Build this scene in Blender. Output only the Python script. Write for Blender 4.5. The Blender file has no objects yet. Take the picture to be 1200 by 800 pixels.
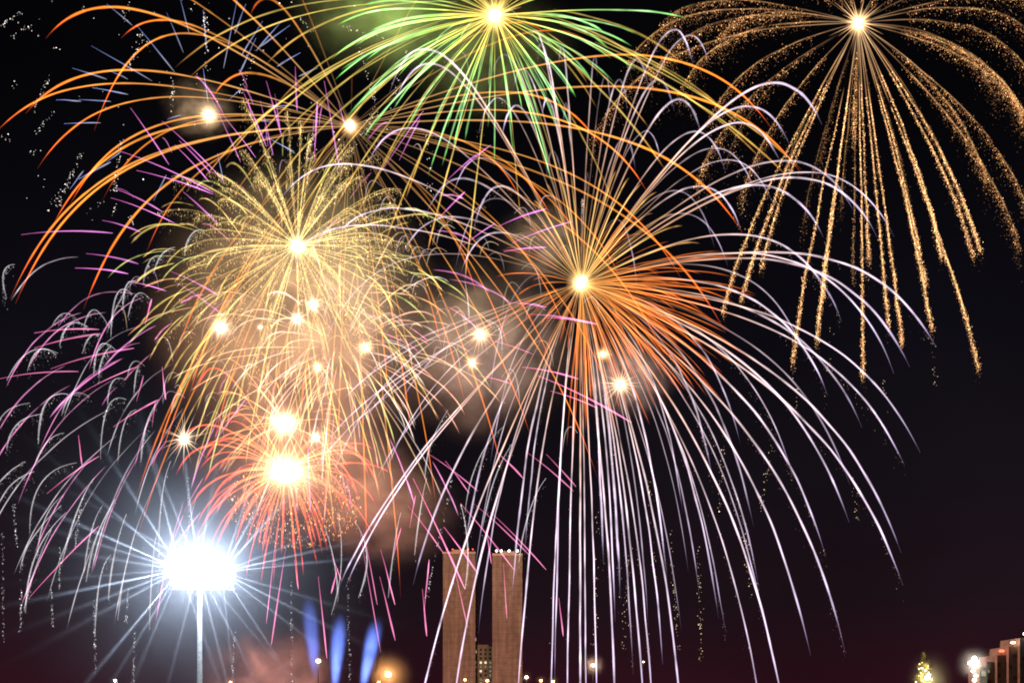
import bpy, math, random
import numpy as np
from math import radians, pi, sin, cos, sqrt, exp

random.seed(7)
RNG = np.random.default_rng(11)
sc = bpy.context.scene
C = sc.collection

# ------------------------------------------------------------------ camera
F = 1287.0            # focal length in photo pixels (photo 1200 x 800)
HORIZON = 840.0       # photo row of the horizon (just below the frame)
CZ = 4.0
cam_d = bpy.data.cameras.new('camera')
cam = bpy.data.objects.new('camera', cam_d); C.objects.link(cam)
cam.location = (0, 0, CZ); cam.rotation_euler = (radians(90), 0, 0)
cam_d.sensor_width = 36.0; cam_d.lens = F/1200.0*36.0
cam_d.shift_y = (HORIZON-400.0)/1200.0
cam_d.clip_start = 0.5; cam_d.clip_end = 20000
sc.camera = cam

# ------------------------------------------------------------------ night sky
w = bpy.data.worlds.new('World'); sc.world = w; w.use_nodes = True
nt = w.node_tree; nt.nodes.clear()
wo = nt.nodes.new('ShaderNodeOutputWorld')
tc = nt.nodes.new('ShaderNodeTexCoord')
sep = nt.nodes.new('ShaderNodeSeparateXYZ'); nt.links.new(tc.outputs['Generated'], sep.inputs[0])
ramp = nt.nodes.new('ShaderNodeValToRGB')
nt.links.new(sep.outputs['Z'], ramp.inputs[0])
els = ramp.color_ramp.elements
els[0].position = 0.0; els[0].color = (0.030, 0.0045, 0.0095, 1)
els[1].position = 1.0; els[1].color = (0.0010, 0.0010, 0.0013, 1)
for p, c in ((0.05, (0.020, 0.0050, 0.0090)), (0.10, (0.0125, 0.0058, 0.0090)), (0.20, (0.0075, 0.0052, 0.0080)),
             (0.32, (0.0042, 0.0036, 0.0062)), (0.48, (0.0016, 0.0015, 0.0022))):
    e = els.new(p); e.color = (*c, 1)
noi = nt.nodes.new('ShaderNodeTexNoise'); noi.inputs['Scale'].default_value = 3.0; noi.inputs['Detail'].default_value = 3
nt.links.new(tc.outputs['Generated'], noi.inputs['Vector'])
nm = nt.nodes.new('ShaderNodeMapRange'); nm.inputs[1].default_value = .3; nm.inputs[2].default_value = .7
nm.inputs[3].default_value = .72; nm.inputs[4].default_value = 1.25
nt.links.new(noi.outputs[0], nm.inputs[0])
sky = nt.nodes.new('ShaderNodeTexSky'); sky.sky_type = 'NISHITA'; sky.sun_disc = False
sky.sun_elevation = radians(-9); sky.sun_rotation = radians(70)
b1 = nt.nodes.new('ShaderNodeBackground'); b2 = nt.nodes.new('ShaderNodeBackground')
nt.links.new(ramp.outputs[0], b1.inputs[0]); nt.links.new(nm.outputs[0], b1.inputs[1])
nt.links.new(sky.outputs[0], b2.inputs[0]); b2.inputs[1].default_value = 0.0004
ad = nt.nodes.new('ShaderNodeAddShader'); nt.links.new(b1.outputs[0], ad.inputs[0]); nt.links.new(b2.outputs[0], ad.inputs[1])
nt.links.new(ad.outputs[0], wo.inputs[0])

# ------------------------------------------------------------------ render
sc.view_settings.view_transform = 'Standard'; sc.view_settings.look = 'None'
sc.view_settings.exposure = 0.0; sc.view_settings.gamma = 1.0
cy = sc.cycles
cy.max_bounces = 3; cy.diffuse_bounces = 1; cy.glossy_bounces = 1; cy.transmission_bounces = 2
cy.volume_bounces = 0; cy.transparent_max_bounces = 200
cy.sample_clamp_indirect = 1.0; cy.sample_clamp_direct = 0
cy.caustics_reflective = False; cy.caustics_refractive = False
cy.use_adaptive_sampling = True; cy.adaptive_threshold = 0.02
cy.use_denoising = True; cy.filter_width = 1.9
cy.volume_step_rate = 1.0; cy.volume_max_steps = 64

# ------------------------------------------------------------------ helpers
def at(px, py, Y):
    return np.array([(px-600.0)/F*Y, Y, CZ+(HORIZON-py)/F*Y])

def link(o, parent=None):
    C.objects.link(o)
    if parent is not None: o.parent = parent
    return o

def tag(o, label=None, cat=None, group=None, kind=None):
    if label: o['label'] = label
    if cat: o['category'] = cat
    if group: o['group'] = group
    if kind: o['kind'] = kind
    return o

def empty(name, loc, rz=0, **k):
    o = bpy.data.objects.new(name, None); o.empty_display_size = 1; o.location = loc; o.rotation_euler = (0, 0, rz)
    link(o); tag(o, **k); return o

class MB:
    def __init__(s): s.v = []; s.f = []; s.c = []; s.n = 0
    def add(s, verts, faces, col=None):
        verts = np.asarray(verts, float)
        s.v.append(verts); s.f.extend([tuple(i+s.n for i in f) for f in faces])
        if col is not None:
            col = np.asarray(col, float)
            if col.ndim == 1: col = np.tile(col, (len(verts), 1))
            s.c.append(col)
        s.n += len(verts)
    def box(s, x0, x1, y0, y1, z0, z1):
        v = [(x, y, z) for z in (z0, z1) for y in (y0, y1) for x in (x0, x1)]
        s.add(v, [(0, 2, 3, 1), (4, 5, 7, 6), (0, 1, 5, 4), (2, 6, 7, 3), (0, 4, 6, 2), (1, 3, 7, 5)])
    def cyl(s, p0, p1, r0, r1=None, k=12):
        r1 = r0 if r1 is None else r1
        p0 = np.array(p0, float); p1 = np.array(p1, float)
        d = p1-p0; d /= np.linalg.norm(d)
        a = np.cross(d, (0, 0, 1) if abs(d[2]) < .9 else (0, 1, 0)); a /= np.linalg.norm(a); b = np.cross(d, a)
        vs = []
        for p, r in ((p0, r0), (p1, r1)):
            for i in range(k):
                t = 2*pi*i/k; vs.append(p+(a*cos(t)+b*sin(t))*r)
        fs = [(i, (i+1) % k, k+(i+1) % k, k+i) for i in range(k)]
        fs += [tuple(range(k))[::-1], tuple(range(k, 2*k))]
        s.add(vs, fs)
    def lathe(s, prof, c=(0, 0, 0), k=14):
        vs = []; n = len(prof)
        for r, z in prof:
            for i in range(k):
                t = 2*pi*i/k; vs.append((c[0]+r*cos(t), c[1]+r*sin(t), c[2]+z))
        fs = [(j*k+i, j*k+(i+1) % k, (j+1)*k+(i+1) % k, (j+1)*k+i) for j in range(n-1) for i in range(k)]
        s.add(vs, fs)
    def build(s, name, mat, parent=None, origin=(0, 0, 0), smooth=False, **k):
        me = bpy.data.meshes.new(name)
        V = np.concatenate(s.v)-np.asarray(origin, float)
        me.from_pydata(V.tolist(), [], s.f)
        if s.c:
            ca = me.color_attributes.new(name='glow', type='FLOAT_COLOR', domain='POINT')
            cc = np.concatenate(s.c)
            ca.data.foreach_set('color', np.concatenate([cc, np.ones((len(cc), 1))], 1).ravel())
        if smooth: me.polygons.foreach_set('use_smooth', [True]*len(me.polygons))
        me.materials.append(mat); me.update()
        o = bpy.data.objects.new(name, me); link(o, parent); tag(o, **k)
        if parent is None: o.location = origin
        return o

# ------------------------------------------------------------------ materials
def new_mat(name):
    m = bpy.data.materials.new(name); m.use_nodes = True; m.node_tree.nodes.clear()
    return m, m.node_tree.nodes, m.node_tree.links

def fire_mat(name, power, gain=1.0):
    """burning sparks and the painted flash halos as thin glowing gas: light adds up, thicker in the middle of the streak"""
    m, N, L = new_mat(name)
    out = N.new('ShaderNodeOutputMaterial'); at_ = N.new('ShaderNodeAttribute'); at_.attribute_name = 'glow'
    em = N.new('ShaderNodeEmission'); L.new(at_.outputs['Color'], em.inputs[0])
    lw = N.new('ShaderNodeLayerWeight'); lw.inputs[0].default_value = .5
    s1 = N.new('ShaderNodeMath'); s1.operation = 'SUBTRACT'; s1.inputs[0].default_value = 1; L.new(lw.outputs['Facing'], s1.inputs[1])
    s2 = N.new('ShaderNodeMath'); s2.operation = 'POWER'; L.new(s1.outputs[0], s2.inputs[0]); s2.inputs[1].default_value = power
    s3 = N.new('ShaderNodeMath'); s3.operation = 'MULTIPLY'; L.new(s2.outputs[0], s3.inputs[0]); s3.inputs[1].default_value = gain
    L.new(s3.outputs[0], em.inputs[1])
    tr = N.new('ShaderNodeBsdfTransparent'); a = N.new('ShaderNodeAddShader')
    L.new(tr.outputs[0], a.inputs[0]); L.new(em.outputs[0], a.inputs[1]); L.new(a.outputs[0], out.inputs[0])
    m.cycles.emission_sampling = 'NONE'
    return m

def ember_mat(name):
    m, N, L = new_mat(name)
    out = N.new('ShaderNodeOutputMaterial'); a = N.new('ShaderNodeAttribute'); a.attribute_name = 'glow'
    em = N.new('ShaderNodeEmission'); L.new(a.outputs['Color'], em.inputs[0]); L.new(em.outputs[0], out.inputs[0])
    m.cycles.emission_sampling = 'NONE'
    return m

def emit_mat(name, col, s):
    m, N, L = new_mat(name)
    out = N.new('ShaderNodeOutputMaterial'); em = N.new('ShaderNodeEmission')
    em.inputs[0].default_value = (*col, 1); em.inputs[1].default_value = s; L.new(em.outputs[0], out.inputs[0])
    m.cycles.emission_sampling = 'NONE'
    return m

def pbr(name, col, rough=.7, metal=0.0, var=.25, scale=3.0, bump=0.0, spec=.3):
    m, N, L = new_mat(name)
    out = N.new('ShaderNodeOutputMaterial'); b = N.new('ShaderNodeBsdfPrincipled'); L.new(b.outputs[0], out.inputs[0])
    t = N.new('ShaderNodeTexCoord'); n = N.new('ShaderNodeTexNoise'); n.inputs['Scale'].default_value = scale; n.inputs['Detail'].default_value = 6
    L.new(t.outputs['Object'], n.inputs['Vector'])
    r = N.new('ShaderNodeValToRGB'); r.color_ramp.elements[0].position = .3; r.color_ramp.elements[1].position = .7
    r.color_ramp.elements[0].color = (*[c*(1-var) for c in col], 1); r.color_ramp.elements[1].color = (*[min(1, c*(1+var)) for c in col], 1)
    L.new(n.outputs[0], r.inputs[0]); L.new(r.outputs[0], b.inputs['Base Color'])
    b.inputs['Roughness'].default_value = rough; b.inputs['Metallic'].default_value = metal
    b.inputs['Specular IOR Level'].default_value = spec
    if bump:
        bp = N.new('ShaderNodeBump'); bp.inputs['Strength'].default_value = bump; L.new(n.outputs[0], bp.inputs['Height']); L.new(bp.outputs[0], b.inputs['Normal'])
    return m

def smoke_mat(name, dens, seed, col=(.8, .8, .8), scale=2.2, lo=.38, hi=.72, aniso=0.0, edge=1.0, power=1.0):
    """real scattering smoke, thinning out towards the edge of its puff"""
    m, N, L = new_mat(name)
    out = N.new('ShaderNodeOutputMaterial')
    pv = N.new('ShaderNodeVolumeScatter')
    pv.inputs['Color'].default_value = (*col, 1); pv.inputs['Anisotropy'].default_value = aniso
    t = N.new('ShaderNodeTexCoord')
    ln = N.new('ShaderNodeVectorMath'); ln.operation = 'LENGTH'; L.new(t.outputs['Object'], ln.inputs[0])
    mr = N.new('ShaderNodeMapRange'); mr.interpolation_type = 'SMOOTHERSTEP'
    mr.inputs[1].default_value = 1.0; mr.inputs[2].default_value = 1.0-edge; mr.inputs[3].default_value = 0; mr.inputs[4].default_value = 1
    L.new(ln.outputs['Value'], mr.inputs[0])
    if power != 1.0:
        mr.interpolation_type = 'LINEAR'
        pw = N.new('ShaderNodeMath'); pw.operation = 'POWER'; L.new(mr.outputs[0], pw.inputs[0]); pw.inputs[1].default_value = power
    mp = N.new('ShaderNodeMapping'); mp.inputs['Location'].default_value = (seed*3.1, seed*1.7, seed*.9); L.new(t.outputs['Object'], mp.inputs[0])
    n = N.new('ShaderNodeTexNoise'); n.inputs['Scale'].default_value = scale; n.inputs['Detail'].default_value = 5; n.inputs['Roughness'].default_value = .62
    n.inputs['Distortion'].default_value = .5
    L.new(mp.outputs[0], n.inputs['Vector'])
    m2 = N.new('ShaderNodeMapRange'); m2.interpolation_type = 'SMOOTHSTEP'
    m2.inputs[1].default_value = lo; m2.inputs[2].default_value = hi; m2.inputs[3].default_value = 0.12; m2.inputs[4].default_value = 1
    L.new(n.outputs[0], m2.inputs[0])
    a = N.new('ShaderNodeMath'); a.operation = 'MULTIPLY'; L.new((mr if power == 1.0 else pw).outputs[0], a.inputs[0]); L.new(m2.outputs[0], a.inputs[1])
    b = N.new('ShaderNodeMath'); b.operation = 'MULTIPLY'; L.new(a.outputs[0], b.inputs[0]); b.inputs[1].default_value = dens
    L.new(b.outputs[0], pv.inputs['Density']); L.new(pv.outputs[0], out.inputs['Volume'])
    return m

def even_mist(name, dens, col=(.85, .87, .9)):
    m, N, L = new_mat(name)
    out = N.new('ShaderNodeOutputMaterial'); v = N.new('ShaderNodeVolumeScatter')
    v.inputs['Color'].default_value = (*col, 1); v.inputs['Density'].default_value = dens
    L.new(v.outputs[0], out.inputs['Volume']); return m

FIRE = fire_mat('burning_spark_trail', 1.5, .52)
HALO = fire_mat('flash_glow_halo', 3.4, .75)  # soft glow round each flash, painted as see-through emissive shells
EMBER = ember_mat('burning_ember')

# ------------------------------------------------------------------ fireworks kit
def icosphere(sub=1):
    import bmesh
    bm = bmesh.new(); bmesh.ops.create_icosphere(bm, subdivisions=sub, radius=1)
    v = np.array([x.co[:] for x in bm.verts]); f = [tuple(x.index for x in q.verts) for q in bm.faces]; bm.free(); return v, f
ICO2 = icosphere(2); ICO3 = icosphere(3)
OCT_V = np.array([(1, 0, 0), (-1, 0, 0), (0, 1, 0), (0, -1, 0), (0, 0, 1), (0, 0, -1)], float)
OCT_F = [(0, 2, 4), (2, 1, 4), (1, 3, 4), (3, 0, 4), (2, 0, 5), (1, 2, 5), (3, 1, 5), (0, 3, 5)]

def add_tube(mb, P, R, col, k=6):
    P = np.asarray(P, float); n = len(P)
    T = np.gradient(P, axis=0); T /= np.linalg.norm(T, axis=1)[:, None]+1e-9
    ref = np.array([0, 1.0, 0])
    A = np.cross(T, ref); la = np.linalg.norm(A, axis=1)[:, None]
    A = np.where(la > 1e-3, A/(la+1e-9), np.array([1.0, 0, 0])); B = np.cross(T, A)
    ang = np.arange(k)*2*pi/k
    V = P[:, None, :]+R[:, None, None]*(np.cos(ang)[None, :, None]*A[:, None, :]+np.sin(ang)[None, :, None]*B[:, None, :])
    V = V.reshape(-1, 3)
    F_ = [(j*k+i, j*k+(i+1) % k, (j+1)*k+(i+1) % k, (j+1)*k+i) for j in range(n-1) for i in range(k)]
    mb.add(V, F_, np.repeat(col, k, axis=0))

def ramp_col(stops, s):
    ss = [a for a, _ in stops]; cc = np.array([b for _, b in stops], float)
    return np.stack([np.interp(s, ss, cc[:, i]) for i in range(3)], 1)

def px_path(c, e, G, k=1.5, n=26, s0=0.0, s1=1.0):
    s = np.linspace(s0, s1, n)
    f = (1-np.exp(-k*s))/(1-exp(-k))
    x = c[0]+(e[0]-c[0])*f
    y = c[1]+(e[1]-c[1]-G)*f+G*s*s
    return s, x, y

def to3d(x, y, Y):
    return np.stack([(x-600)/F*Y, Y+0*x, CZ+(HORIZON-y)/F*Y], 1)

def smooth_noise(n, amp, step=4):
    m = max(3, n//step+2); a = RNG.normal(0, amp, m)
    return np.interp(np.linspace(0, m-1, n), np.arange(m), a)

def granules(mb, P, size, col, stretch=1.0):
    """P (n,3) points; each a tiny burning grain"""
    n = len(P); size = np.broadcast_to(size, (n,))
    sc3 = np.array([1, 1, stretch])
    for i in range(n):
        mb.add(P[i]+OCT_V*size[i]*sc3, OCT_F, col[i])

class Firework:
    def __init__(s, name, label, c, Y, R, cat='firework', group=None):
        s.c = c; s.Y = Y; s.R = R; s.loc = at(*c, Y)
        s.root = empty(name, s.loc, label=label, cat=cat, group=group)
        s.m = Y/F     # metres per photo pixel
        s.count = 0
    def depth(s, e, sgn=None, frac=1.0):
        d2 = (e[0]-s.c[0])**2+(e[1]-s.c[1])**2
        d = sqrt(max(s.R**2*1.05-d2, (0.1*s.R)**2))*frac
        d = min(d, .55*s.R)
        sgn = random.choice((-1, 1)) if sgn is None else sgn
        return sgn*d*s.m*random.uniform(.5, 1)
    def trail(s, e, G, w=1.3, stops=((0, (1, 1, 1)), (1, (1, 1, 1))), s0=0.0, s1=1.0, k=1.5, n=26, wob=.25, flick=.25,
              taper=(0.5, .12), fringe=None, part='spark_trail', sgn=None, gain=1.0, into=None, side=6):
        S, x, y = px_path(s.c, e, G, k, n, s0, s1)
        x = x+smooth_noise(n, wob)*np.clip(S*3, 0, 1); y = y+smooth_noise(n, wob)*np.clip(S*3, 0, 1)
        dy = s.depth(e, sgn); Yv = s.Y+dy*(1-np.exp(-k*S))/(1-exp(-k))
        P = to3d(x, y, Yv)
        t = np.linspace(0, 1, n)
        r = (taper[0]+(1-taper[0])*np.clip(t*2.2, 0, 1))*np.clip((1-t)/max(taper[1], 1e-3), .12, 1)**.7
        r = r*w*.86*s.m*random.uniform(.75, 1.15)*(1+RNG.normal(0, .1, n))
        col = ramp_col(stops, S)*gain*(1+smooth_noise(n, flick, 2)+RNG.normal(0, flick*.6, n))[:, None]
        fade = np.clip((1-t)/.1, .15, 1)*(.22+.78*np.clip(S/.22, 0, 1))*np.clip(t/.05+(s0 < .02), .2, 1)
        col = np.clip(col*fade[:, None], 0, None)
        mb = into or MB()
        if fringe is None or fringe.get('core', True): add_tube(mb, P, r, col, side)
        if fringe:
            q = int(fringe['n']*random.uniform(.8, 1.2)); u = RNG.uniform(fringe.get('u0', .05), 1, q)**fringe.get('bias', .8)
            fx = np.interp(u, t, x); fy = np.interp(u, t, y); fY = np.interp(u, t, Yv)
            sp = fringe['spread']*(.25+u)
            drop = RNG.exponential(fringe['drop'], q)*(.15+u)
            fx = fx+RNG.normal(0, 1, q)*sp; fy = fy+RNG.normal(0, 1, q)*sp*.7+drop
            P2 = to3d(fx, fy, fY+RNG.normal(0, 1, q)*sp*s.m)
            sz = RNG.uniform(.2, .6, q)*fringe.get('size', 1)*s.m
            cc = np.array(fringe['col'])[None, :]*RNG.lognormal(0, .8, q)[:, None]*np.exp(-drop/(fringe['drop']*2.2+1e-6))[:, None]
            cc = cc*(1+RNG.normal(0, .12, (q, 3))); cc = np.clip(cc, 0, 8)
            granules(mb, P2, sz, cc, fringe.get('stretch', 1.6))
        s.count += 1
        if into is None:
            mb.build(part, EMBER if (fringe and not fringe.get('core', True)) else FIRE, s.root, s.loc, smooth=True)
        return mb
    def core(s, r=5.0, col=(6, 5, 3.5), halo=16.0, hcol=(1.6, 1.0, .5), squash=1.0, lumps=7):
        mb = MB(); v, f = ICO2
        for i in range(lumps):
            o = RNG.normal(0, .38, 3)*r*np.array([squash, 1, 1])*s.m if i else np.zeros(3)
            rr = r*s.m*(1 if i == 0 else random.uniform(.35, .7))
            mb.add(s.loc+o+v*rr*(1+.12*RNG.normal(0, 1, (len(v), 1)))*np.array([squash, 1, 1]), f, col)
        mb.build('flash_core', EMBER, s.root, s.loc, smooth=True)
        mb = MB(); v, f = ICO3
        for k_, g in ((.38, 1.5), (.65, .6), (1.0, .3)):  # nested glowing shells stand in for the halo of light round the core
            mb.add(s.loc+v*halo*k_*s.m*np.array([1+.5*(squash-1), 1, 1]), f, np.array(hcol)*g)
        mb.build('halo_shells', HALO, s.root, s.loc, smooth=True)
    def spikes(s, n=16, L=14, col=(3, 2.2, 1.4), w=.7):
        mb = MB()
        for i in range(n):
            a = 2*pi*i/n+random.uniform(-.15, .15); l = L*random.uniform(.45, 1.2); d = random.uniform(-.5, .5)
            S = np.linspace(.1, 1, 7); x = s.c[0]+cos(a)*l*S; y = s.c[1]+sin(a)*l*S+2*S*S
            P = to3d(x, y, s.Y+d*l*s.m*S); add_tube(mb, P, w*s.m*(1-.85*S), ramp_col(((0, np.array(col)*1.2), (1, np.array(col)*.15)), S), 5)
        mb.build('short_sparks', FIRE, s.root, s.loc, smooth=True)

def sphere_dirs(n):
    i = np.arange(n)+.5; ph = np.arccos(1-2*i/n); th = pi*(1+5**.5)*i+random.uniform(0, 6)
    return np.stack([np.cos(th)*np.sin(ph), np.sin(th)*np.sin(ph), np.cos(ph)], 1)+RNG.normal(0, .07, (n, 3))

# ------------------------------------------------------------------ ground
m, N, L = new_mat('dark_grass')
asphalt = pbr('night_asphalt', (.05, .05, .052), .8, scale=.8)
grass = pbr('dry_grass', (.06, .07, .03), .95, scale=.25, var=.5, bump=.3)
mb = MB(); mb.add([(-6000, -500, 0), (6000, -500, 0), (6000, 9000, 0), (-6000, 9000, 0)], [(0, 1, 2, 3)])
mb.build('ground', grass, kind='structure', label='dark grass plain under the fireworks')
mb = MB(); mb.box(-400, 400, 96, 108, -.2, .012); mb.build('road', asphalt, kind='structure', label='dark asphalt road crossing the plain')
mb = MB(); mb.box(-400, 400, 108, 108.35, -.2, .14); mb.box(-400, 400, 95.65, 96, -.2, .14)
mb.build('kerb', pbr('kerb_concrete', (.35, .34, .32), .8), kind='structure', label='pale kerbs edging the road')

# ------------------------------------------------------------------ towers and buildings
def concrete_mat(name, col, band=3.4):
    m = pbr(name, col, .85, scale=.35, var=.22)
    N, L = m.node_tree.nodes, m.node_tree.links
    b = [x for x in N if x.type == 'BSDF_PRINCIPLED'][0]; r = [x for x in N if x.type == 'VALTORGB'][0]
    t = [x for x in N if x.type == 'TEX_COORD'][0]
    # streaks of soot running down, cast panel joints every storey
    mp = N.new('ShaderNodeMapping'); mp.inputs['Scale'].default_value = (.45, .45, .03); L.new(t.outputs['Object'], mp.inputs[0])
    n2 = N.new('ShaderNodeTexNoise'); n2.inputs['Scale'].default_value = 1.0; n2.inputs['Detail'].default_value = 5; L.new(mp.outputs[0], n2.inputs['Vector'])
    mr = N.new('ShaderNodeMapRange'); mr.inputs[1].default_value = .3; mr.inputs[2].default_value = .7; mr.inputs[3].default_value = .55; mr.inputs[4].default_value = 1.2
    L.new(n2.outputs[0], mr.inputs[0])
    sp = N.new('ShaderNodeSeparateXYZ'); L.new(t.outputs['Object'], sp.inputs[0])
    dv = N.new('ShaderNodeMath'); dv.operation = 'DIVIDE'; dv.inputs[1].default_value = band; L.new(sp.outputs['Z'], dv.inputs[0])
    fr = N.new('ShaderNodeMath'); fr.operation = 'FRACT'; L.new(dv.outputs[0], fr.inputs[0])
    g = N.new('ShaderNodeMath'); g.operation = 'GREATER_THAN'; g.inputs[1].default_value = .09; L.new(fr.outputs[0], g.inputs[0])
    m2 = N.new('ShaderNodeMapRange'); m2.inputs[3].default_value = .74; m2.inputs[4].default_value = 1; L.new(g.outputs[0], m2.inputs[0])
    mu = N.new('ShaderNodeMath'); mu.operation = 'MULTIPLY'; L.new(mr.outputs[0], mu.inputs[0]); L.new(m2.outputs[0], mu.inputs[1])
    mx = N.new('ShaderNodeVectorMath'); mx.operation = 'SCALE'; L.new(r.outputs[0], mx.inputs[0]); L.new(mu.outputs[0], mx.inputs['Scale'])
    L.new(mx.outputs[0], b.inputs['Base Color'])
    return m
CONC = concrete_mat('tower_concrete', (.145, .118, .108))
CONC2 = pbr('tower_trim_concrete', (.30, .25, .22), .85)
GLASS = pbr('dark_window_glass', (.02, .022, .026), .15, spec=.6)
METAL = pbr('painted_steel', (.45, .46, .47), .45, metal=.3)
DARKM = pbr('dark_steel', (.05, .05, .055), .5, metal=.4)
WINLIT = emit_mat('lit_window', (1.0, .82, .5), 1.3)
WINDIM = emit_mat('dim_lit_window', (.9, .75, .5), .25)
REDLAMP = emit_mat('red_beacon_lens', (1, .10, .04), 5)
WHITELAMP = emit_mat('white_lamp_lens', (1, .96, .88), 14)
ORANGELAMP = emit_mat('sodium_lamp_lens', (1, .5, .16), 14)
WARMLAMP = emit_mat('warm_lamp_lens', (1, .74, .42), 9)

def point(name, loc, P, col, r=.2, parent=None, spot=None, to=None, blend=.3):
    d = bpy.data.lights.new(name, 'SPOT' if spot else 'POINT'); d.energy = P; d.color = col; d.shadow_soft_size = r
    if spot: d.spot_size = radians(spot); d.spot_blend = blend
    o = bpy.data.objects.new(name, d); link(o); o.location = loc
    if to is not None:
        from mathutils import Vector
        o.rotation_euler = (Vector(to)-Vector(loc)).to_track_quat('-Z', 'Y').to_euler()
    if parent is not None:
        o.parent = parent; o.location = np.asarray(loc)-np.asarray(parent.location)
    return o

MAST = empty  # alias only for readability

def tower(pxa, pxb, ptop, Y, label, lamps, red):
    xa = (pxa-600)/F*Y; xb = (pxb-600)/F*Y; H = CZ+(HORIZON-ptop)/F*Y; W = xb-xa; D = 42
    r = empty('office_tower', ((xa+xb)/2, Y, 0), radians(0), label=label, cat='tower', group='twin office towers')
    h = W/2
    mb = MB(); mb.box(-h, h, 0, 1.0, 0, H-1.2); mb.box(-h, h, D-1, D, 0, H-1.2); mb.build('end_wall', CONC, r)
    mb = MB(); mb.box(-h+.5, h-.5, 1.0, D-1, 0, H-2); mb.build('window_side', GLASS, r)
    mb = MB()
    for k in range(1, int(H/3.5)): mb.box(-h+.2, h-.2, 1.0, D-1, k*3.5, k*3.5+.45)
    mb.build('floor_slabs', CONC2, r)
    mb = MB(); mb.box(-h-.15, h+.15, -.15, D+.15, H-1.198, H); mb.build('parapet', CONC2, r)
    mb = MB()
    for z in (CZ+(HORIZON-737)/F*Y, CZ+(HORIZON-775)/F*Y): mb.box(-h, h, -.10, -.003, z, z+.35); mb.build('wall_ledge', CONC, r); mb = MB()
    mb = MB(); mb.box(-h*.5, h*.5, 8, 18, H, H+2.4); mb.build('roof_plant_room', CONC2, r)
    for u in lamps:
        x = -h+u*W
        l = MB(); l.cyl((x, .6, H), (x, .6, H+.9), .12); l.box(x-.5, x+.5, .35, .85, H+.9, H+1.25)
        lo = l.build('roof_lamp', DARKM, r)
        b = MB(); v, f = ICO2; b.add(v*np.array([.55, .3, .5])*(.62 if red else 1.0)+np.array([x, .1, H+1.45]), f); b.build('lamp_lens', REDLAMP if red else WHITELAMP, lo, smooth=True)
    for i in range(3 if red else 4):
        wz = random.randint(2, 20)*3.5+.8; mb = MB(); y0 = random.uniform(4, 30)
        mb.box(h-.5, h-.46, y0, y0+3, wz, wz+2); mb.build('lit_window', WINLIT, r)
    return r, H, W

t1, H1, W1 = tower(519, 557, 646, 640, 'concrete slab tower with small red beacons along its roof, left of its white-lamped twin', (.12, .3, .78, .92), True)
t2, H2, W2 = tower(577, 612, 648, 620, 'concrete slab tower with a row of bright white lamps along its roof', (.14, .3, .56, .84), False)

# floodlights on the grass that wash the towers warm
for t_, x_, lab in ((t1, -1, 'ground floodlight washing the red-beaconed tower'), (t2, 1, 'ground floodlight washing the white-lamped tower')):
    L0 = np.array(t_.location)+np.array([x_*3, -38, 0])
    r = empty('ground_floodlight', L0, label=lab, cat='floodlight', group='floodlights at the foot of the twin towers')
    mb = MB(); mb.box(-.6, .6, -.4, .4, 0, .3); mb.cyl((0, 0, .3), (0, 0, .8), .1); mb.build('base', DARKM, r)
    mb = MB(); mb.box(-.6, .6, -.3, .3, .8, 1.5); mb.build('housing', DARKM, r)
    mb = MB(); mb.box(-.5, .5, .302, .32, .9, 1.4); mb.build('lens', ORANGELAMP, r)
    point('floodlight_beam', L0+np.array([0, .6, 1.3]), 17000*(.72 if t_ is t1 else 1), (1, .47, .34), .4, r, spot=110, to=np.array(t_.location)+np.array([0, 0, 52]), blend=.6)

def office(name, label, pxa, pxb, ptop, Y, D, mat, cat='building', group=None, wins=(), roof=True, floors=None):
    xa = (pxa-600)/F*Y; xb = (pxb-600)/F*Y; H = CZ+(HORIZON-ptop)/F*Y; h = (xb-xa)/2
    r = empty(name, ((xa+xb)/2, Y, 0), label=label, cat=cat, group=group)
    mb = MB(); mb.box(-h, h, 0, D, 0, H-.8); mb.build('wall', mat, r)
    mb = MB(); q_ = .2 if roof else -.1; mb.box(-h-q_, h+q_, -q_, D+q_, H-.797, H); rf = mb.build('roof', CONC2 if roof else mat, r)
    if roof: mb = MB(); mb.box(-h*.4, h*.1, D*.3, D*.6, H, H+1.6); mb.build('rooftop_box', CONC2, rf)
    for (u, v, wd, ht, mt) in wins:
        x = -h+u*2*h; z = H-v
        mb = MB(); mb.box(x-wd/2-.12, x+wd/2+.12, -.06, -.003, z-ht/2-.12, z+ht/2+.12); wf = mb.build('window', DARKM, r)
        mb = MB(); mb.box(x-wd/2, x+wd/2, -.08, -.062, z-ht/2, z+ht/2); mb.build('pane', mt, wf)
    return r, H, h

PLASTER = pbr('grey_plaster', (.30, .28, .27), .85, scale=.5)
# office block seen between the towers, rows of lit windows
wins = []
for row in range(9):
    for col in range(11):
        q = random.random()
        lit = (row in (3, 4) and q < .9) or (row in (5, 6, 7, 8) and q < .35) or q < .06
        wins.append((.05+.09*col, 2.4+row*3.1, 1.5, 1.5, (WINLIT if (row in (3, 4) and q < .55) or q < .12 else WINDIM) if lit else GLASS))
office('office_block', 'office block with rows of lit windows seen between the two towers', 538, 600, 757, 800, 18, PLASTER, wins=wins)

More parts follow.
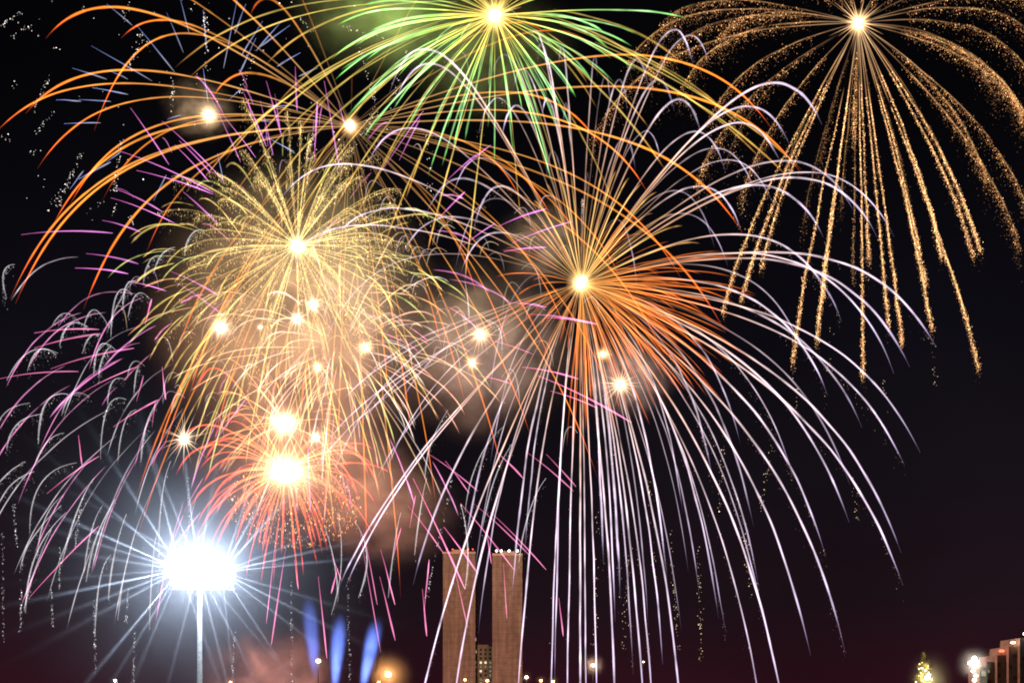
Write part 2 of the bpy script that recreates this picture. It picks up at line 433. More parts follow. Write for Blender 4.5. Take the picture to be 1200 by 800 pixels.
# right edge: stepped towers with lamps
SK = pbr('stepped_tower_concrete', (.24, .19, .19), .85, scale=.3, var=.3)
SHADE = pbr('closed_window_shutter', (.13, .11, .11), .6)
def side_block(label, a, b, top, Y, lamp, lcol, D=16, nrow=6):
    ws = [(.2+.3*c_, 3.4+r_*4.0, .7, 1.1, WINDIM if random.random() < .15 else SHADE) for r_ in range(nrow) for c_ in range(3) if random.random() < .7]
    r, H, h = office('stepped_tower', label, a, b, top, Y, D, SK, cat='tower', group='stepped towers at the right edge', wins=ws, roof=False)
    if lamp:
        mb = MB(); mb.cyl((0, 1, H), (0, 1, H+1.2), .12); lo = mb.build('roof_lamp', DARKM, r)
        v, f = ICO2; b_ = MB(); b_.add(v*lamp[0]*np.array([1.5, 1, .7]) + np.array([0, 1, H+1.2+lamp[0]*.5]), f); b_.build('lamp_lens', lamp[1], lo, smooth=True)
        point('beacon_light', np.array(r.location)+np.array([0, -1.5, H+1.5]), lamp[2], lcol, .3, r)
    return r
side_block('low flat tower between the pale box and the red-beaconed block', 1156, 1168.5, 775, 402, None, None)
side_block('grey tower block with a red beacon on its roof', 1168.5, 1182, 767, 400, (.7, REDLAMP, 60), (1, .2, .1))
side_block('grey tower block with an orange lamp on its roof', 1182, 1195, 757, 398, (.6, WARMLAMP, 160), (1, .6, .3))
side_block('tallest grey tower block cut by the right edge, white lamp on top', 1195, 1214, 747, 396, (.8, WHITELAMP, 200), (1, .95, .85))
r, H, h = office('kiosk', 'small pale lit box-like building beside the bright lamp cluster', 1148, 1157, 781, 300, 5, pbr('pale_kiosk_wall', (.6, .62, .55), .7), wins=((.5, 1.8, 1.3, 1.4, emit_mat('kiosk_window', (.85, .85, .66), .42)),))

def street_lamp(px, py, Y, label, mat, col, P, r=.45, heads=1, name='street_lamp', mist=0, group='street lamps along the plain'):
    p = at(px, py, Y); o = empty(name, (p[0], p[1], 0), label=label, cat='street lamp', group=group); H = p[2]
    mb = MB(); mb.lathe([(.28, 0), (.28, .5), (.13, .6), (.08, H-.9), (.08, H-.3)]); mb.build('pole', DARKM, o)
    spots = [(0, 0, 0)] if heads == 1 else [(-1.0, 0, .2), (.9, 0, .4), (.2, 0, 1.4), (-.2, -.1, -1.9), (.55, 0, -3.1), (.2, 0, -4.2)]
    for i, (dx, dy, dz) in enumerate(spots):
        a = MB(); a.cyl((0, 0, min(H-.5, H-.5+dz)), (dx, dy, H-.25*r+dz), .05); a.lathe([(.02, r*1.35), (r*1.1, r*1.0), (r*.9, r*.8)], (dx, dy, H+dz)); hd = a.build('lamp_head', DARKM, o)
        v, f = ICO2; b = MB(); b.add(v*r*np.array([1, 1, .85])*random.uniform(.85, 1.1)+np.array([dx, dy, H+dz]), f); b.build('lamp_globe', mat, hd, smooth=True)
    lp = point('lamp_light', p+np.array([0, -.9, .1]), P, col, .3, o)
    if mist:
        v, f = ICO3; mm = MB(); R_ = mist*1.5*Y/F; mm.add(v, f)
        hz = mm.build('haze', MIST_LAMP, smooth=True, kind='stuff', label='thin lit haze round '+label, cat='haze', group='haze round the lamps')
        hz.location = p; hz.scale = (R_, R_, R_)
    return o
MIST_LAMP = smoke_mat('lamp_haze', .03, 1, (.85, .85, .85), 2, -.2, -.1, edge=1.0)
street_lamp(455, 790, 190, 'orange glowing street lamp just right of the blue beams', ORANGELAMP, (1, .42, .12), 5200, .55, mist=24)
street_lamp(373, 774, 170, 'pinkish white street lamp below the leftmost blue beam', WARMLAMP, (1, .7, .55), 1200, .32, mist=9)
street_lamp(695, 779, 260, 'small warm street lamp right of the towers', WARMLAMP, (1, .6, .42), 2600, .42, mist=12)
street_lamp(754, 775, 400, 'tiny yellowish street lamp furthest right of the towers', WARMLAMP, (1, .7, .42), 300, .30)
street_lamp(135, 797, 160, 'small white street lamp left of the big floodlight mast', WHITELAMP, (1, .9, .8), 500, .22, mist=7)
street_lamp(1141, 777, 280, 'cluster of bright white globes on one pole beside the pale kiosk', WHITELAMP, (1, .86, .7), 5000, .48, heads=6, mist=17)
for i, (px, py, lab) in enumerate(((545, 796, 'in front of the left tower'), (571, 797, 'between the two towers'), (617, 793, 'at the right foot of the right tower'),
                       (634, 797, 'a little right of the right tower'), (648, 798, 'right of the towers, beside the road lights'), (270, 799, 'right of the floodlight mast'), (444, 799, 'under the rightmost blue beam'))):
    street_lamp(px, py, 230+i*6, 'low orange street lamp '+lab, ORANGELAMP if i != 2 else WHITELAMP, (1, .5, .2), 500, .30, mist=6)

# tree hung with lights, right
p = at(1082, 800, 250); H = at(1082, 764, 250)[2]
v, f = ICO3; mm = MB(); mm.add(v, f); hz = mm.build('haze', smoke_mat('tree_haze', .006, 1, (.85, .85, .85), 2, -.2, -.1, edge=1.0), smooth=True, kind='stuff', label='thin haze glowing round the lit tree', cat='haze', group='haze round the lamps'); hz.location = (p[0]+.1, 246, 12); hz.scale = (6.5, 4, 9)
r = empty('lit_tree', (p[0], 250, 0), label='slender tree lit yellow from within, hung with bright bulbs', cat='tree')
bark = pbr('bark', (.10, .07, .045), .9, scale=6)
leafm = pbr('tree_leaves', (.13, .12, .035), .7, scale=.8, var=.4)
mb = MB(); mb.lathe([(.35, 0), (.24, 4), (.14, 11), (.04, H-1)], k=9)
for i in range(40):
    z = random.uniform(4, H-1.5); a = random.uniform(0, 6.28); l = (3.2*(1-(z-4)/(H-3))**.7+.3)
    mb.cyl((0, 0, z), (cos(a)*l, sin(a)*l, z+l*.45), .06, .015, 5)
mb.build('trunk', bark, r)
mb = MB()
for i in range(5200):
    z = random.uniform(3.5, H); rr = 3.3*max(.03, 1-((z-3.5)/(H-3.4)))**.75*(1+.25*sin(z*2.1)); a = random.uniform(0, 6.28); q = random.uniform(.1, 1)**.5*rr*random.uniform(.8, 1.12)
    c_ = np.array([cos(a)*q, sin(a)*q, z+q*.2]); n1 = RNG.normal(0, 1, 3); n1 /= np.linalg.norm(n1); n2 = np.cross(n1, RNG.normal(0, 1, 3)); n2 /= np.linalg.norm(n2)
    s_ = random.uniform(.12, .24); mb.add([c_-n1*s_, c_+n2*s_*.5, c_+n1*s_, c_-n2*s_*.5], [(0, 1, 2, 3)])
mb.build('crown', leafm, r)
for i in range(34):
    z = random.uniform(6, 16.5); a = random.uniform(pi, 2*pi); q = 3.3*max(.05, 1-((z-3.5)/(H-3.4)))**.75
    v, f = ICO2; b = MB(); b.add(v*random.uniform(.07, .14)+np.array([cos(a)*q, sin(a)*q-.1, z+q*.2]), f); b.build('bulb', WARMLAMP, r, smooth=True)
for i, (dx, z, rad) in enumerate(((.15, 8.4+4.6, .5), (.1, 8.2+3.0, .3), (.2, 10.2-.3, .55), (.3, 7.6, .4), (-.3, 14.6, .18), (.7, 9, .2), (-.9, 8.4, .18))):
    v, f = ICO2; b = MB(); b.add(v*rad+np.array([dx, -2.1, z]), f); b.build('bulb', WHITELAMP if rad > .25 else WARMLAMP, r, smooth=True)
point('tree_light', (p[0]+.1, 247.0, 13), 9000, (1, .80, .36), .3, r)
point('tree_light', (p[0]+.1, 247.0, 9.2), 9000, (1, .80, .36), .3, r)

# ------------------------------------------------------------------ the big floodlight mast
FY = 150.0
fp = at(238, 671, FY)
fm = empty('floodlight_mast', (at(234, 671, FY)[0], FY, 0), label='tall white mast with a blinding bank of floodlights and added blue-white star rays', cat='floodlight mast')
WHITEP = pbr('white_mast_paint', (.82, .83, .84), .5)
mb = MB(); mb.lathe([(.9, 0), (.9, .3), (.5, .35), (.34, 9), (.28, fp[2]-1.5), (.27, fp[2]+.8)], k=20); mb.build('mast', WHITEP, fm, smooth=True)
mb = MB()
ox = fp[0]-fm.location[0]
for dz in (-1.5, -.2, 1.1): mb.box(ox-4.3, ox+4.3, -.15, .15, fp[2]+dz-.75, fp[2]+dz-.62)
for dx in (-4, -2, 0, 2, 4): mb.box(ox+dx-.07, ox+dx+.07, -.148, .148, fp[2]-2.3, fp[2]+1.0)
mb.build('lamp_frame', METAL, fm)
HEADL = emit_mat('floodlight_lens', (.93, .97, 1), 16)
for row, (dz, n_, x0) in enumerate(((-1.5, 6, -3.5), (-.2, 7, -4.1), (1.1, 6, -3.9))):
    for i in range(n_):
        x = ox+x0+i*1.32+random.uniform(-.1, .1); z = fp[2]+dz
        a = MB(); a.cyl((x, .35, z), (x, -.25, z), .3, .58, 14); hd = a.build('floodlight_head', METAL, fm)
        a = MB(); v, f = ICO2; a.add(v*np.array([.60, .22, .60])+np.array([x, -.36, z]), f); a.build('lens', HEADL, hd, smooth=True)
R_ = 330*FY/F
v, f = ICO3; mm = MB(); mm.add(v, f)
fh = mm.build('haze', smoke_mat('floodlight_haze', .040, 3, (.80, .86, 1.0), 2.6, .15, .75, edge=1.0, power=3.4), smooth=True, kind='stuff', label='thin night haze lit blue-white round the floodlight mast', cat='haze')
fh.location = fp; fh.scale = (R_, R_*.7, R_)
FLOOD_HAZE = [o for o in C.objects if o.get('label', '').startswith('thin night haze')][0]
def fan_light(loc, P, col, beams, base):
    """floodlight lamp with added narrow fans that imitate a lens starburst: brightness depends on direction"""
    o = point('floodlight_glow', loc, P, col, .05, fm)
    d = o.data; d.use_nodes = True; N, L = d.node_tree.nodes, d.node_tree.links; N.clear()
    out = N.new('ShaderNodeOutputLight'); em = N.new('ShaderNodeEmission'); L.new(em.outputs[0], out.inputs[0])
    ge = N.new('ShaderNodeNewGeometry'); ax = np.array([0, 0, CZ])-np.asarray(loc); ax /= np.linalg.norm(ax)   # fans added about the line to the camera, shaped like lens star rays
    u_ = np.cross(ax, (0, 0, 1)); u_ = -u_/np.linalg.norm(u_); v_ = np.cross(u_, ax); v_ = v_ if v_[2] > 0 else -v_; u_ = u_ if u_[0] > 0 else -u_
    dt = []
    for q in (u_, v_):
        dn = N.new('ShaderNodeVectorMath'); dn.operation = 'DOT_PRODUCT'; L.new(ge.outputs['Incoming'], dn.inputs[0]); dn.inputs[1].default_value = tuple(q); dt.append(dn.outputs['Value'])
    at2 = N.new('ShaderNodeMath'); at2.operation = 'ARCTAN2'; L.new(dt[1], at2.inputs[0]); L.new(dt[0], at2.inputs[1])
    deg = N.new('ShaderNodeMath'); deg.operation = 'MULTIPLY'; deg.inputs[1].default_value = 180/pi; L.new(at2.outputs[0], deg.inputs[0])
    acc = None
    for k in range(4):
        lo, hi = -180+90*k, -90+90*k
        mr = N.new('ShaderNodeMapRange'); mr.clamp = True; L.new(deg.outputs[0], mr.inputs[0])
        mr.inputs[1].default_value = lo; mr.inputs[2].default_value = hi; mr.inputs[3].default_value = 0; mr.inputs[4].default_value = 1
        cr = N.new('ShaderNodeValToRGB'); L.new(mr.outputs[0], cr.inputs[0]); e = cr.color_ramp.elements
        e[0].position = 0; e[0].color = (0, 0, 0, 1); e[1].position = 1; e[1].color = (0, 0, 0, 1)
        for a, wd, amp in beams:
            a = (a+180) % 360-180
            if not lo+wd < a < hi-wd or len(e) > 28: continue
            v = amp/10
            for da, q in ((-wd, 0), (-.35*wd, .45), (0, 1), (.35*wd, .45), (wd, 0)):
                x = e.new((a+da-lo)/90); x.color = (v*q, v*q, v*q, 1)
        if acc is None: acc = cr.outputs[0]
        else:
            m_ = N.new('ShaderNodeMath'); L.new(acc, m_.inputs[0]); L.new(cr.outputs[0], m_.inputs[1]); acc = m_.outputs[0]
    ml = N.new('ShaderNodeMath'); ml.operation = 'MULTIPLY_ADD'; L.new(acc, ml.inputs[0]); ml.inputs[1].default_value = 10; ml.inputs[2].default_value = base
    L.new(ml.outputs[0], em.inputs[1]); return o
FLOODL = [
 fan_light(fp+np.array([-2.6, -1.7, .2]), 24000, (.74, .85, 1.0), [(194, 1.5, 8), (203, 2, 2.2), (211, 2.4, 1.8), (157, 1.6, 6), (164, 2.2, 1.6), (139.5, 1.7, 3.2), (122, 2, 3), (104, 2, 2.4), (173, 2.5, 1.2), (232, 1.5, 6), (240, 1.6, 2), (248, 2, 1.3), (223, 1.8, 1.5), (60, 2, 1.2), (289, 2, 1.5)], .40),
 fan_light(fp+np.array([-.2, -1.7, .5]), 24000, (.74, .85, 1.0), [(97, 1.6, 3), (112, 1.8, 1.6), (80, 2, 1.3), (284, 1.4, 2.6), (297, 1.6, 2.2), (256, 1.5, 1.6), (310, 1.6, 1.2), (150, 1.6, 1.5), (187, 1.4, 1.8), (5, 1.5, 1.5)], .50),
 fan_light(fp+np.array([3.0, -1.7, -.1]), 24000, (.74, .85, 1.0), [(15, 1.4, 3.4), (8, 1.3, 2.6), (24, 2, 1.2), (334, 1.8, 2.4), (323, 1.6, 1.8), (345, 2, 1.3), (303, 1.6, 2), (50, 2.2, 2.6), (62, 2.2, 2.4), (72, 2, 1.6), (38, 1.8, 1.6), (276, 1.4, 1.5)], .50)]
SMOKES = []
BLUEL = []

# ------------------------------------------------------------------ blue searchlights in drifting smoke
for i, (bx, by, tx, ty, P, wd, rx, ry, lab) in enumerate(((372, 815, 362, 700, 1.0, 4.2, 12, 46, 'leftmost blue beam'), (391, 815, 397, 735, 1.9, 4.4, 13, 42, 'middle blue beam'), (421, 815, 438, 740, 2.1, 4.4, 15, 40, 'rightmost leaning blue beam'))):
    Y = 260+6*i; b0 = at(bx, by, Y); b0g = np.array([b0[0], Y, 0.0]); top = at(tx, ty, Y)
    base = np.array([b0[0]-(top[0]-b0[0])*.3, Y, 1.6])
    r = empty('searchlight', (base[0], base[1], 0), label='searchlight on the ground throwing the '+lab, cat='searchlight', group='blue searchlights')
    mb = MB(); mb.lathe([(1.0, 0), (1.0, .3), (.3, .35), (.3, .9)]); mb.build('base', DARKM, r)
    d = (top-base); d /= np.linalg.norm(d)
    q = MB(); l0 = np.array([0, 0, 1.2]); q.cyl(l0-d*.7, l0+d*.3, .5, .75, 16); q.build('housing', DARKM, r)
    q = MB(); q.cyl(l0+d*.303, l0+d*.34, .68, .68, 16); q.build('lens', emit_mat('blue_lens', (.3, .45, 1), 12), r)
    bl = point('searchlight_beam', base+d*1.2, P*800000, (.16, .27, 1.0), .5, r, spot=wd*3.0, to=top, blend=1.0)
    cxp, cyp = (bx*.25+tx*.75, (by-12)*.42+ty*.58)
    sm = smoke_mat('beam_smoke', .034, 4+i, (.9, .9, .95), 1.3, .2, .6, edge=.8)
    v, f = ICO3; mm = MB(); mm.add(v, f); o = mm.build('smoke', sm, smooth=True, kind='stuff', label='wisp of smoke lit by the '+lab, cat='smoke', group='smoke in the blue beams')
    BLUEL.append((bl, o)); SMOKES.append(o)
    c3 = at(cxp, cyp, Y); o.location = c3; o.scale = (rx*1.25*Y/F, 6, ry*1.25*Y/F); o.rotation_euler = (0, math.atan2(tx-bx, by-ty), 0)

# ------------------------------------------------------------------ smoke of the fireworks
def puff(px, py, Y, rx, ry, dY, dens, seed, label, col=(.85, .85, .85), scale=2.6, lo=.43, hi=.62, rot=0, edge=.95):
    v, f = ICO3; mm = MB(); mm.add(v, f)
    o = mm.build('smoke', smoke_mat('firework_smoke', dens, seed, col, scale, lo, hi, edge=edge), smooth=True, kind='stuff', label=label, cat='smoke', group='smoke drifting behind the fireworks')
    SMOKES.append(o)
    o.location = at(px, py, Y); o.scale = (rx*Y/F, dY, ry*Y/F); o.rotation_euler = (0, rot, 0); return o
SY = 500
puff(345, 372, SY, 200, 205, 40, .026, 1, 'large amber smoke cloud behind the yellow and red bursts', scale=2.8, lo=.40, hi=.64)
puff(350, 545, SY+8, 165, 120, 36, .020, 2, 'reddish smoke behind the red burst', lo=.42)
puff(565, 410, SY+20, 130, 125, 34, .016, 3, 'grey-pink smoke between the left and right bursts', scale=2.8, lo=.44, hi=.62)
puff(450, 15, SY, 130, 75, 30, .016, 5, 'green-lit smoke at the top left of the green burst', scale=2.4)
puff(575, 60, SY+10, 120, 90, 30, .009, 6, 'dim green-lit smoke behind the green burst', scale=2.6)
puff(735, 440, SY, 75, 62, 24, .013, 8, 'pinkish smoke round the two white flashes', scale=2.6)
puff(232, 128, SY-20, 52, 40, 16, .016, 9, 'small brown smoke puff round the upper left white flash')
puff(318, 800, 420, 105, 85, 22, .020, 10, 'pink-lit smoke low down beside the floodlight mast', lo=.45, scale=2.2)
puff(450, 600, SY, 110, 80, 26, .011, 11, 'faint pinkish smoke under the red burst', scale=2.4, lo=.40)
puff(640, 285, SY, 70, 60, 22, .010, 12, 'faint brown smoke left of the orange burst', scale=2.8, lo=.44)
K = 1.8e4
def burstlight(px, py, Y, P, col, root=None):
    point('burst_light', at(px, py, Y), P*K, col, 2.0, root)

# ------------------------------------------------------------------ firework 1: white willow
WH = ((0, (1.6, .8, .25)), (.1, (.8, .38, .15)), (.28, (1.0, .6, .46)), (.5, (1.3, 1.0, 1.12)), (.85, (1.2, .95, 1.3)), (1, (.5, .4, .8)))
A = Firework('white_willow_firework', 'large white and lavender willow firework with long drooping trails, right of centre', (680, 332), 365, 470)
T = [(1097,407,190),(1066,430,200),(986,377,200),(1048,437,225),(970,463,170),(1078,530,175),(1060,545,170),(1056,647,200),(1058,685,200),(995,612,180),(968,652,180),
     (950,768,225),(991,764,225),(922,850,250),(895,850,250),(963,146,225),(925,170,205),(915,192,200),(1048,277,215),(1028,277,200),(868,268,160),(965,278,180),(822,158,200),
     (831,74,215),(812,76,240),(622,46,150),(629,64,150),(635,136,150),(456,108,250),(463,122,235),(561,156,200),(588,162,190),(431,190,180),(326,236,165),(555,268,160),(395,275,110),
     (350,290,90),(395,693,90),(404,690,90),(484,684,120),(488,850,140),(528,850,190),(606,840,250),(600,700,220),(645,850,330),(650,800,360),(680,860,120),(687,850,200),
     (664,850,230),(700,845,190),(722,850,220),(755,850,260),(767,860,250),(800,860,250),(707,660,200),(721,728,230),(727,700,220),(777,778,230),(781,677,200),(842,724,220),(850,740,215),(883,617,200),(896,734,220),(690,214,90),(683,240,60),(760,735,230),(742,790,240),
     (1002,250,200),(905,238,180),(868,520,160),(835,560,170),(800,600,180),(930,560,170),(1010,500,165),(890,690,210),(820,700,210),(545,640,160),(560,742,190),(615,650,190),(450,560,120),(420,500,60),(400,470,50),(380,522,60),(440,565,80),(430,440,40),(470,470,70),(360,560,70)]
for i, (ex, ey, G) in enumerate(T):
    dim = 1.0 if i < 60 else .6
    fr = dict(n=110, spread=1.0, drop=7, size=.7, col=(.5, .33, .2), u0=.35, stretch=2.5) if i % 2 == 0 else None
    A.trail((ex, ey), G, w=1.45 if i < 60 else 1.1, stops=WH, n=48, wob=.34, flick=.26, gain=dim*random.uniform(.85, 1.15), fringe=fr)
for ex, ey, G in ((700,90,180),(715,120,190),(660,150,170),(640,210,150),(735,130,200),(760,105,210),(790,130,200),(745,200,170),(775,190,170),(530,230,170),(500,250,150),(470,300,130),(540,320,120),(850,200,190),(885,225,190),(600,110,190),(655,80,190),(575,95,200)):
    A.trail((ex, ey), G, w=1.2, stops=WH, n=36, gain=random.uniform(.55, .85), wob=.3)
for i, d in enumerate(sphere_dirs(14)):
    A.trail((680+d[0]*330, 332+d[2]*250+170), 190*random.uniform(.8, 1.1), w=1.0, stops=WH, n=30, gain=.45)
A.core(5.5, (8, 7, 5), 18, (2.4, 1.5, .6), lumps=6)

# ------------------------------------------------------------------ firework 2: orange chrysanthemum, same spot
OR = ((0, (2.6, 1.3, .3)), (.12, (1.6, .55, .10)), (.4, (1.5, .34, .05)), (.75, (1.3, .27, .04)), (1, (.7, .10, .03)))
B2 = Firework('orange_chrysanthemum_firework', 'dense orange burst at the heart of the white willow, fanned to the lower right', (682, 333), 352, 200)
n = 0
extra = MB()
for i in range(150):
    a = random.uniform(-98, 20) if i < 105 else random.uniform(0, 360)
    R = random.uniform(80, 205) if i < 105 else random.uniform(50, 130)
    if i < 105 and a < -45: R *= .85
    ex = 682+cos(radians(a))*R; ey = 333-sin(radians(a))*R+18
    t_ = dict(G=random.uniform(12, 34), w=random.uniform(.6, 1.05), stops=OR, n=16, s0=random.choice((0, 0, .2, .35)), gain=random.uniform(.5, 1.05), k=1.1)
    if i < 95: B2.trail((ex, ey), **t_)
    else: B2.trail((ex, ey), into=extra, **t_)
extra.build('fine_sparks', FIRE, B2.root, B2.loc, smooth=True, kind='stuff')
for ex, ey in ((690,210),(705,205),(722,200),(738,208),(752,215),(640,215),(655,205),(668,200),(625,235),(612,255),(600,275),(770,225),(790,250),(765,250),(800,265),(820,285)):
    B2.trail((ex, ey), 22, w=1.1, stops=((0, (3, 2, .6)), (.5, (1.2, .75, .2)), (1, (.8, .35, .08))), n=16, gain=.75)

# ------------------------------------------------------------------ firework 3: orange palm with hooked ends
OP = ((0, (1.0, .55, .22)), (.25, (.85, .38, .10)), (.6, (1.7, .56, .07)), (.8, (2.3, .50, .05)), (.92, (2.2, .28, .04)), (1, (1.3, .12, .04)))
B = Firework('orange_palm_firework', 'wide orange palm firework whose curved arms hook down at the upper left', (411, 148), 372, 420)
T = [(54,45,150),(142,45,110),(111,153,260),(30,133,130),(-6,157,130),(44,198,150),(61,266,160),(12,350,200),(18,356,205),(98,362,185),(250,114,90),(293,19,120),(140,-30,60),(200,-40,60),(82,240,150),
     (704,173,130),(905,152,200),(760,228,150),(870,272,165),(940,205,190),(512,597,90),(622,512,90),(648,430,90),(456,472,60),(545,475,80),(160,634,110),(158,588,110),(186,542,100),(175,560,120),
     (700,560,130),(590,560,110),(470,700,90),(430,640,60),(380,600,60),(300,560,70),(250,520,90),(220,470,110),(205,420,110),(800,330,150),(850,390,170),(730,330,130),(690,300,120),(650,262,110),(610,233,90),
     (530,-40,60),(330,-40,40),(413,86,20),(640,40,90),(700,60,110),(120,235,140),(170,300,140),(560,350,90),(600,420,100),(668,400,130),(520,420,80),(483,520,80),(350,500,60),(395,560,60),(780,420,160),(718,470,150)]
for i, (ex, ey, G) in enumerate(T):
    strong = i < 20
    B.trail((ex, ey), G, w=1.55 if strong else 1.25, stops=OP, n=36, wob=.15, flick=.12, gain=(1.0 if strong else random.uniform(.42, .68)), taper=(.55, .2))
B.core(4.5, (7, 5.5, 3.5), 15, (1.9, 1.0, .4), lumps=3); B.spikes(12, 10)

# ------------------------------------------------------------------ firework 4: gold glitter palm, upper right
GP = ((0, (3.2, 2.0, 1.0)), (.12, (1.6, .8, .34)), (.35, (.80, .42, .16)), (.8, (.75, .42, .16)), (1, (.9, .35, .12)))
Cc = Firework('gold_glitter_firework', 'glittering gold palm firework with grainy falling arms at the upper right', (1006, 27), 400, 300)
T = [(1148,432,60),(1141,300,80),(1149,294,90),(1157,212,100),(1212,262,120),(1196,290,110),(1216,165,140),(1222,175,130),(1215,100,120),(1225,60,110),(1230,20,80),(1200,140,120),
     (1092,385,60),(1057,401,40),(1041,380,40),(1018,306,30),(1012,442,50),(1000,158,20),(957,400,50),(964,350,40),(928,423,60),(892,312,70),(868,352,80),(846,366,90),(868,232,90),(815,217,110),
     (830,142,90),(795,110,120),(762,92,130),(840,45,70),(775,28,80),(735,75,130),(692,165,165),(1120,-30,40),(1060,-40,20),(1020,-50,10),(980,-50,10),(940,-40,20),(890,-30,40),(1180,-20,60),
     (1085,330,60),(1104,300,70),(985,250,40),(1000,330,40),(940,270,60),(905,250,70),(850,190,95),(1170,120,110),(1125,240,80),(960,200,40),(1066,240,50),(1030,200,30)]
for i, (ex, ey, G) in enumerate(T):
    d = sqrt((ex-1006)**2+(ey-27)**2); down = abs(ex-1006) < 170 and ey > 280
    g_ = 1.0 if i < 42 else .5
    fr = dict(n=int((420+d*2.6)*(1 if down else .75)) if i < 42 else 260, spread=1.25 if down else 1.7, drop=3.5 if down else 10, size=.72, col=((2.0 if down else 1.15)*g_, (1.0 if down else .52)*g_, (.40 if down else .19)*g_), bias=.62, stretch=2.2)
    Cc.trail((ex, ey), G*.8, w=1.1, stops=GP, n=34, wob=.5, flick=.5, gain=(.6 if down else .38)*g_, fringe=fr, sgn=None)
Cc.core(4.0, (8, 6.5, 4.5), 15, (2.4, 1.4, .6), lumps=4); Cc.spikes(26, 34, (2.6, 1.5, .7), .8)

# ------------------------------------------------------------------ firework 5: green peony, top centre
GR = ((0, (3.0, 1.9, .4)), (.18, (1.5, 1.3, .22)), (.34, (.62, 1.3, .28)), (.6, (.72, 1.35, .55)), (.85, (.42, 1.15, .30)), (1, (.12, .6, .06)))
D = Firework('green_peony_firework', 'bright green and white burst with a yellow heart, cut by the top edge', (580, 18), 380, 215)
T = [(501,163,40),(531,176,45),(626,149,40),(634,147,40),(675,114,50),(695,97,60),(714,58,60),(710,40,50),(545,165,40),(572,150,30),(600,150,35),(655,130,45),(400,62,70),(392,95,70),(405,140,60),(430,45,60),(440,100,55),(460,130,50),(477,150,45),(420,122,60),(388,70,75),(395,30,60)]
for ex, ey, G in T: D.trail((ex, ey), G*.6, w=1.35, stops=GR, n=24, gain=1.15, k=1.3)
for i, d in enumerate(sphere_dirs(72)):
    R = random.uniform(135, 195)
    D.trail((580+d[0]*R*1.05, 18+d[2]*R*.95+20), 28*random.uniform(.7, 1.2), w=random.uniform(.9, 1.35), stops=GR, n=22, gain=random.uniform(.6, 1.05), k=1.3)
D.core(5.2, (9, 7.5, 4.5), 20, (2.6, 1.8, .5), lumps=7); D.spikes(24, 30, (3, 1.6, .5), .9)

# ------------------------------------------------------------------ firework 6: long gold-green comet trails from the top
GG = ((0, (.9, .8, .25)), (.3, (.8, .62, .15)), (.7, (1.15, .78, .16)), (.9, (1.1, .5, .10)), (1, (.6, .2, .05)))
Pp = Firework('gold_comet_firework', 'thin gold and lime comet trails sweeping down from behind the green burst', (585, 5), 400, 340)
T = [(205,80,150),(222,92,140),(310,78,120),(262,190,130),(318,130,110),(292,175,120),(345,160,100),(270,235,140),(235,215,140),(380,180,80),(350,225,110),(300,250,120),(330,290,120),(415,260,60),(450,290,60),(500,300,50),(545,330,40),
     (800,75,70),(870,150,70),(925,210,80),(895,190,80),(940,200,80),(850,130,60),(770,90,60),(700,128,50),(690,100,40),(760,150,60),(780,200,60),(640,200,30),(610,260,30),(670,260,40),(720,240,50),(390,250,80),(440,210,60),(475,235,60)]
for i, (ex, ey, G) in enumerate(T): Pp.trail((ex, ey), G*.8, w=1.25, stops=GG, n=28, s0=random.uniform(.1, .3), gain=random.uniform(.55, .95), k=1.0)

# ------------------------------------------------------------------ firework 7: yellow glitter peony, left
YE = ((0, (3.5, 2.8, 1.1)), (.12, (1.7, 1.25, .42)), (.4, (.85, .62, .20)), (.75, (.75, .50, .17)), (1, (.45, .25, .09)))
E = Firework('yellow_glitter_firework', 'feathery pale yellow burst with thick glittering rays at the left', (348, 288), 380, 190)
for i, d in enumerate(sphere_dirs(94)):
    R = random.uniform(125, 185); up = d[2] < 0
    fr = dict(n=260 if up else 150, spread=2.0, drop=8, size=.55, col=(.85, .58, .22), bias=.8, stretch=6)
    E.trail((348+d[0]*R, 288+d[2]*R+16), 26, w=random.uniform(.9, 1.5), stops=YE, n=18, wob=.4, flick=.35, gain=random.uniform(.45, .9), fringe=fr, k=1.6)
E.core(3.6, (8, 7, 5), 15, (2.2, 1.7, .7), lumps=5); E.spikes(18, 22)

# ------------------------------------------------------------------ firework 8: lime and gold ring of fine stars, left
YG = ((0, (1, .9, .3)), (.6, (1.05, .85, .22)), (.85, (1.1, .75, .2)), (1, (.7, .45, .15)))
LG = ((0, (.9, 1, .3)), (.6, (.75, .95, .25)), (.85, (.8, .8, .25)), (1, (.5, .5, .15)))
Rr = Firework('lime_star_firework', 'broad shell of fine gold and lime streaks round the pale yellow burst', (345, 330), 368, 260)
for i, d in enumerate(sphere_dirs(96)):
    R = random.uniform(150, 245)
    Rr.trail((345+d[0]*R, 330+d[2]*R*.95+50), 70*random.uniform(.7, 1.2), w=random.uniform(1.0, 1.5), stops=LG if i % 3 == 0 else YG, n=18, s0=random.uniform(.35, .7), gain=random.uniform(.6, 1.2))

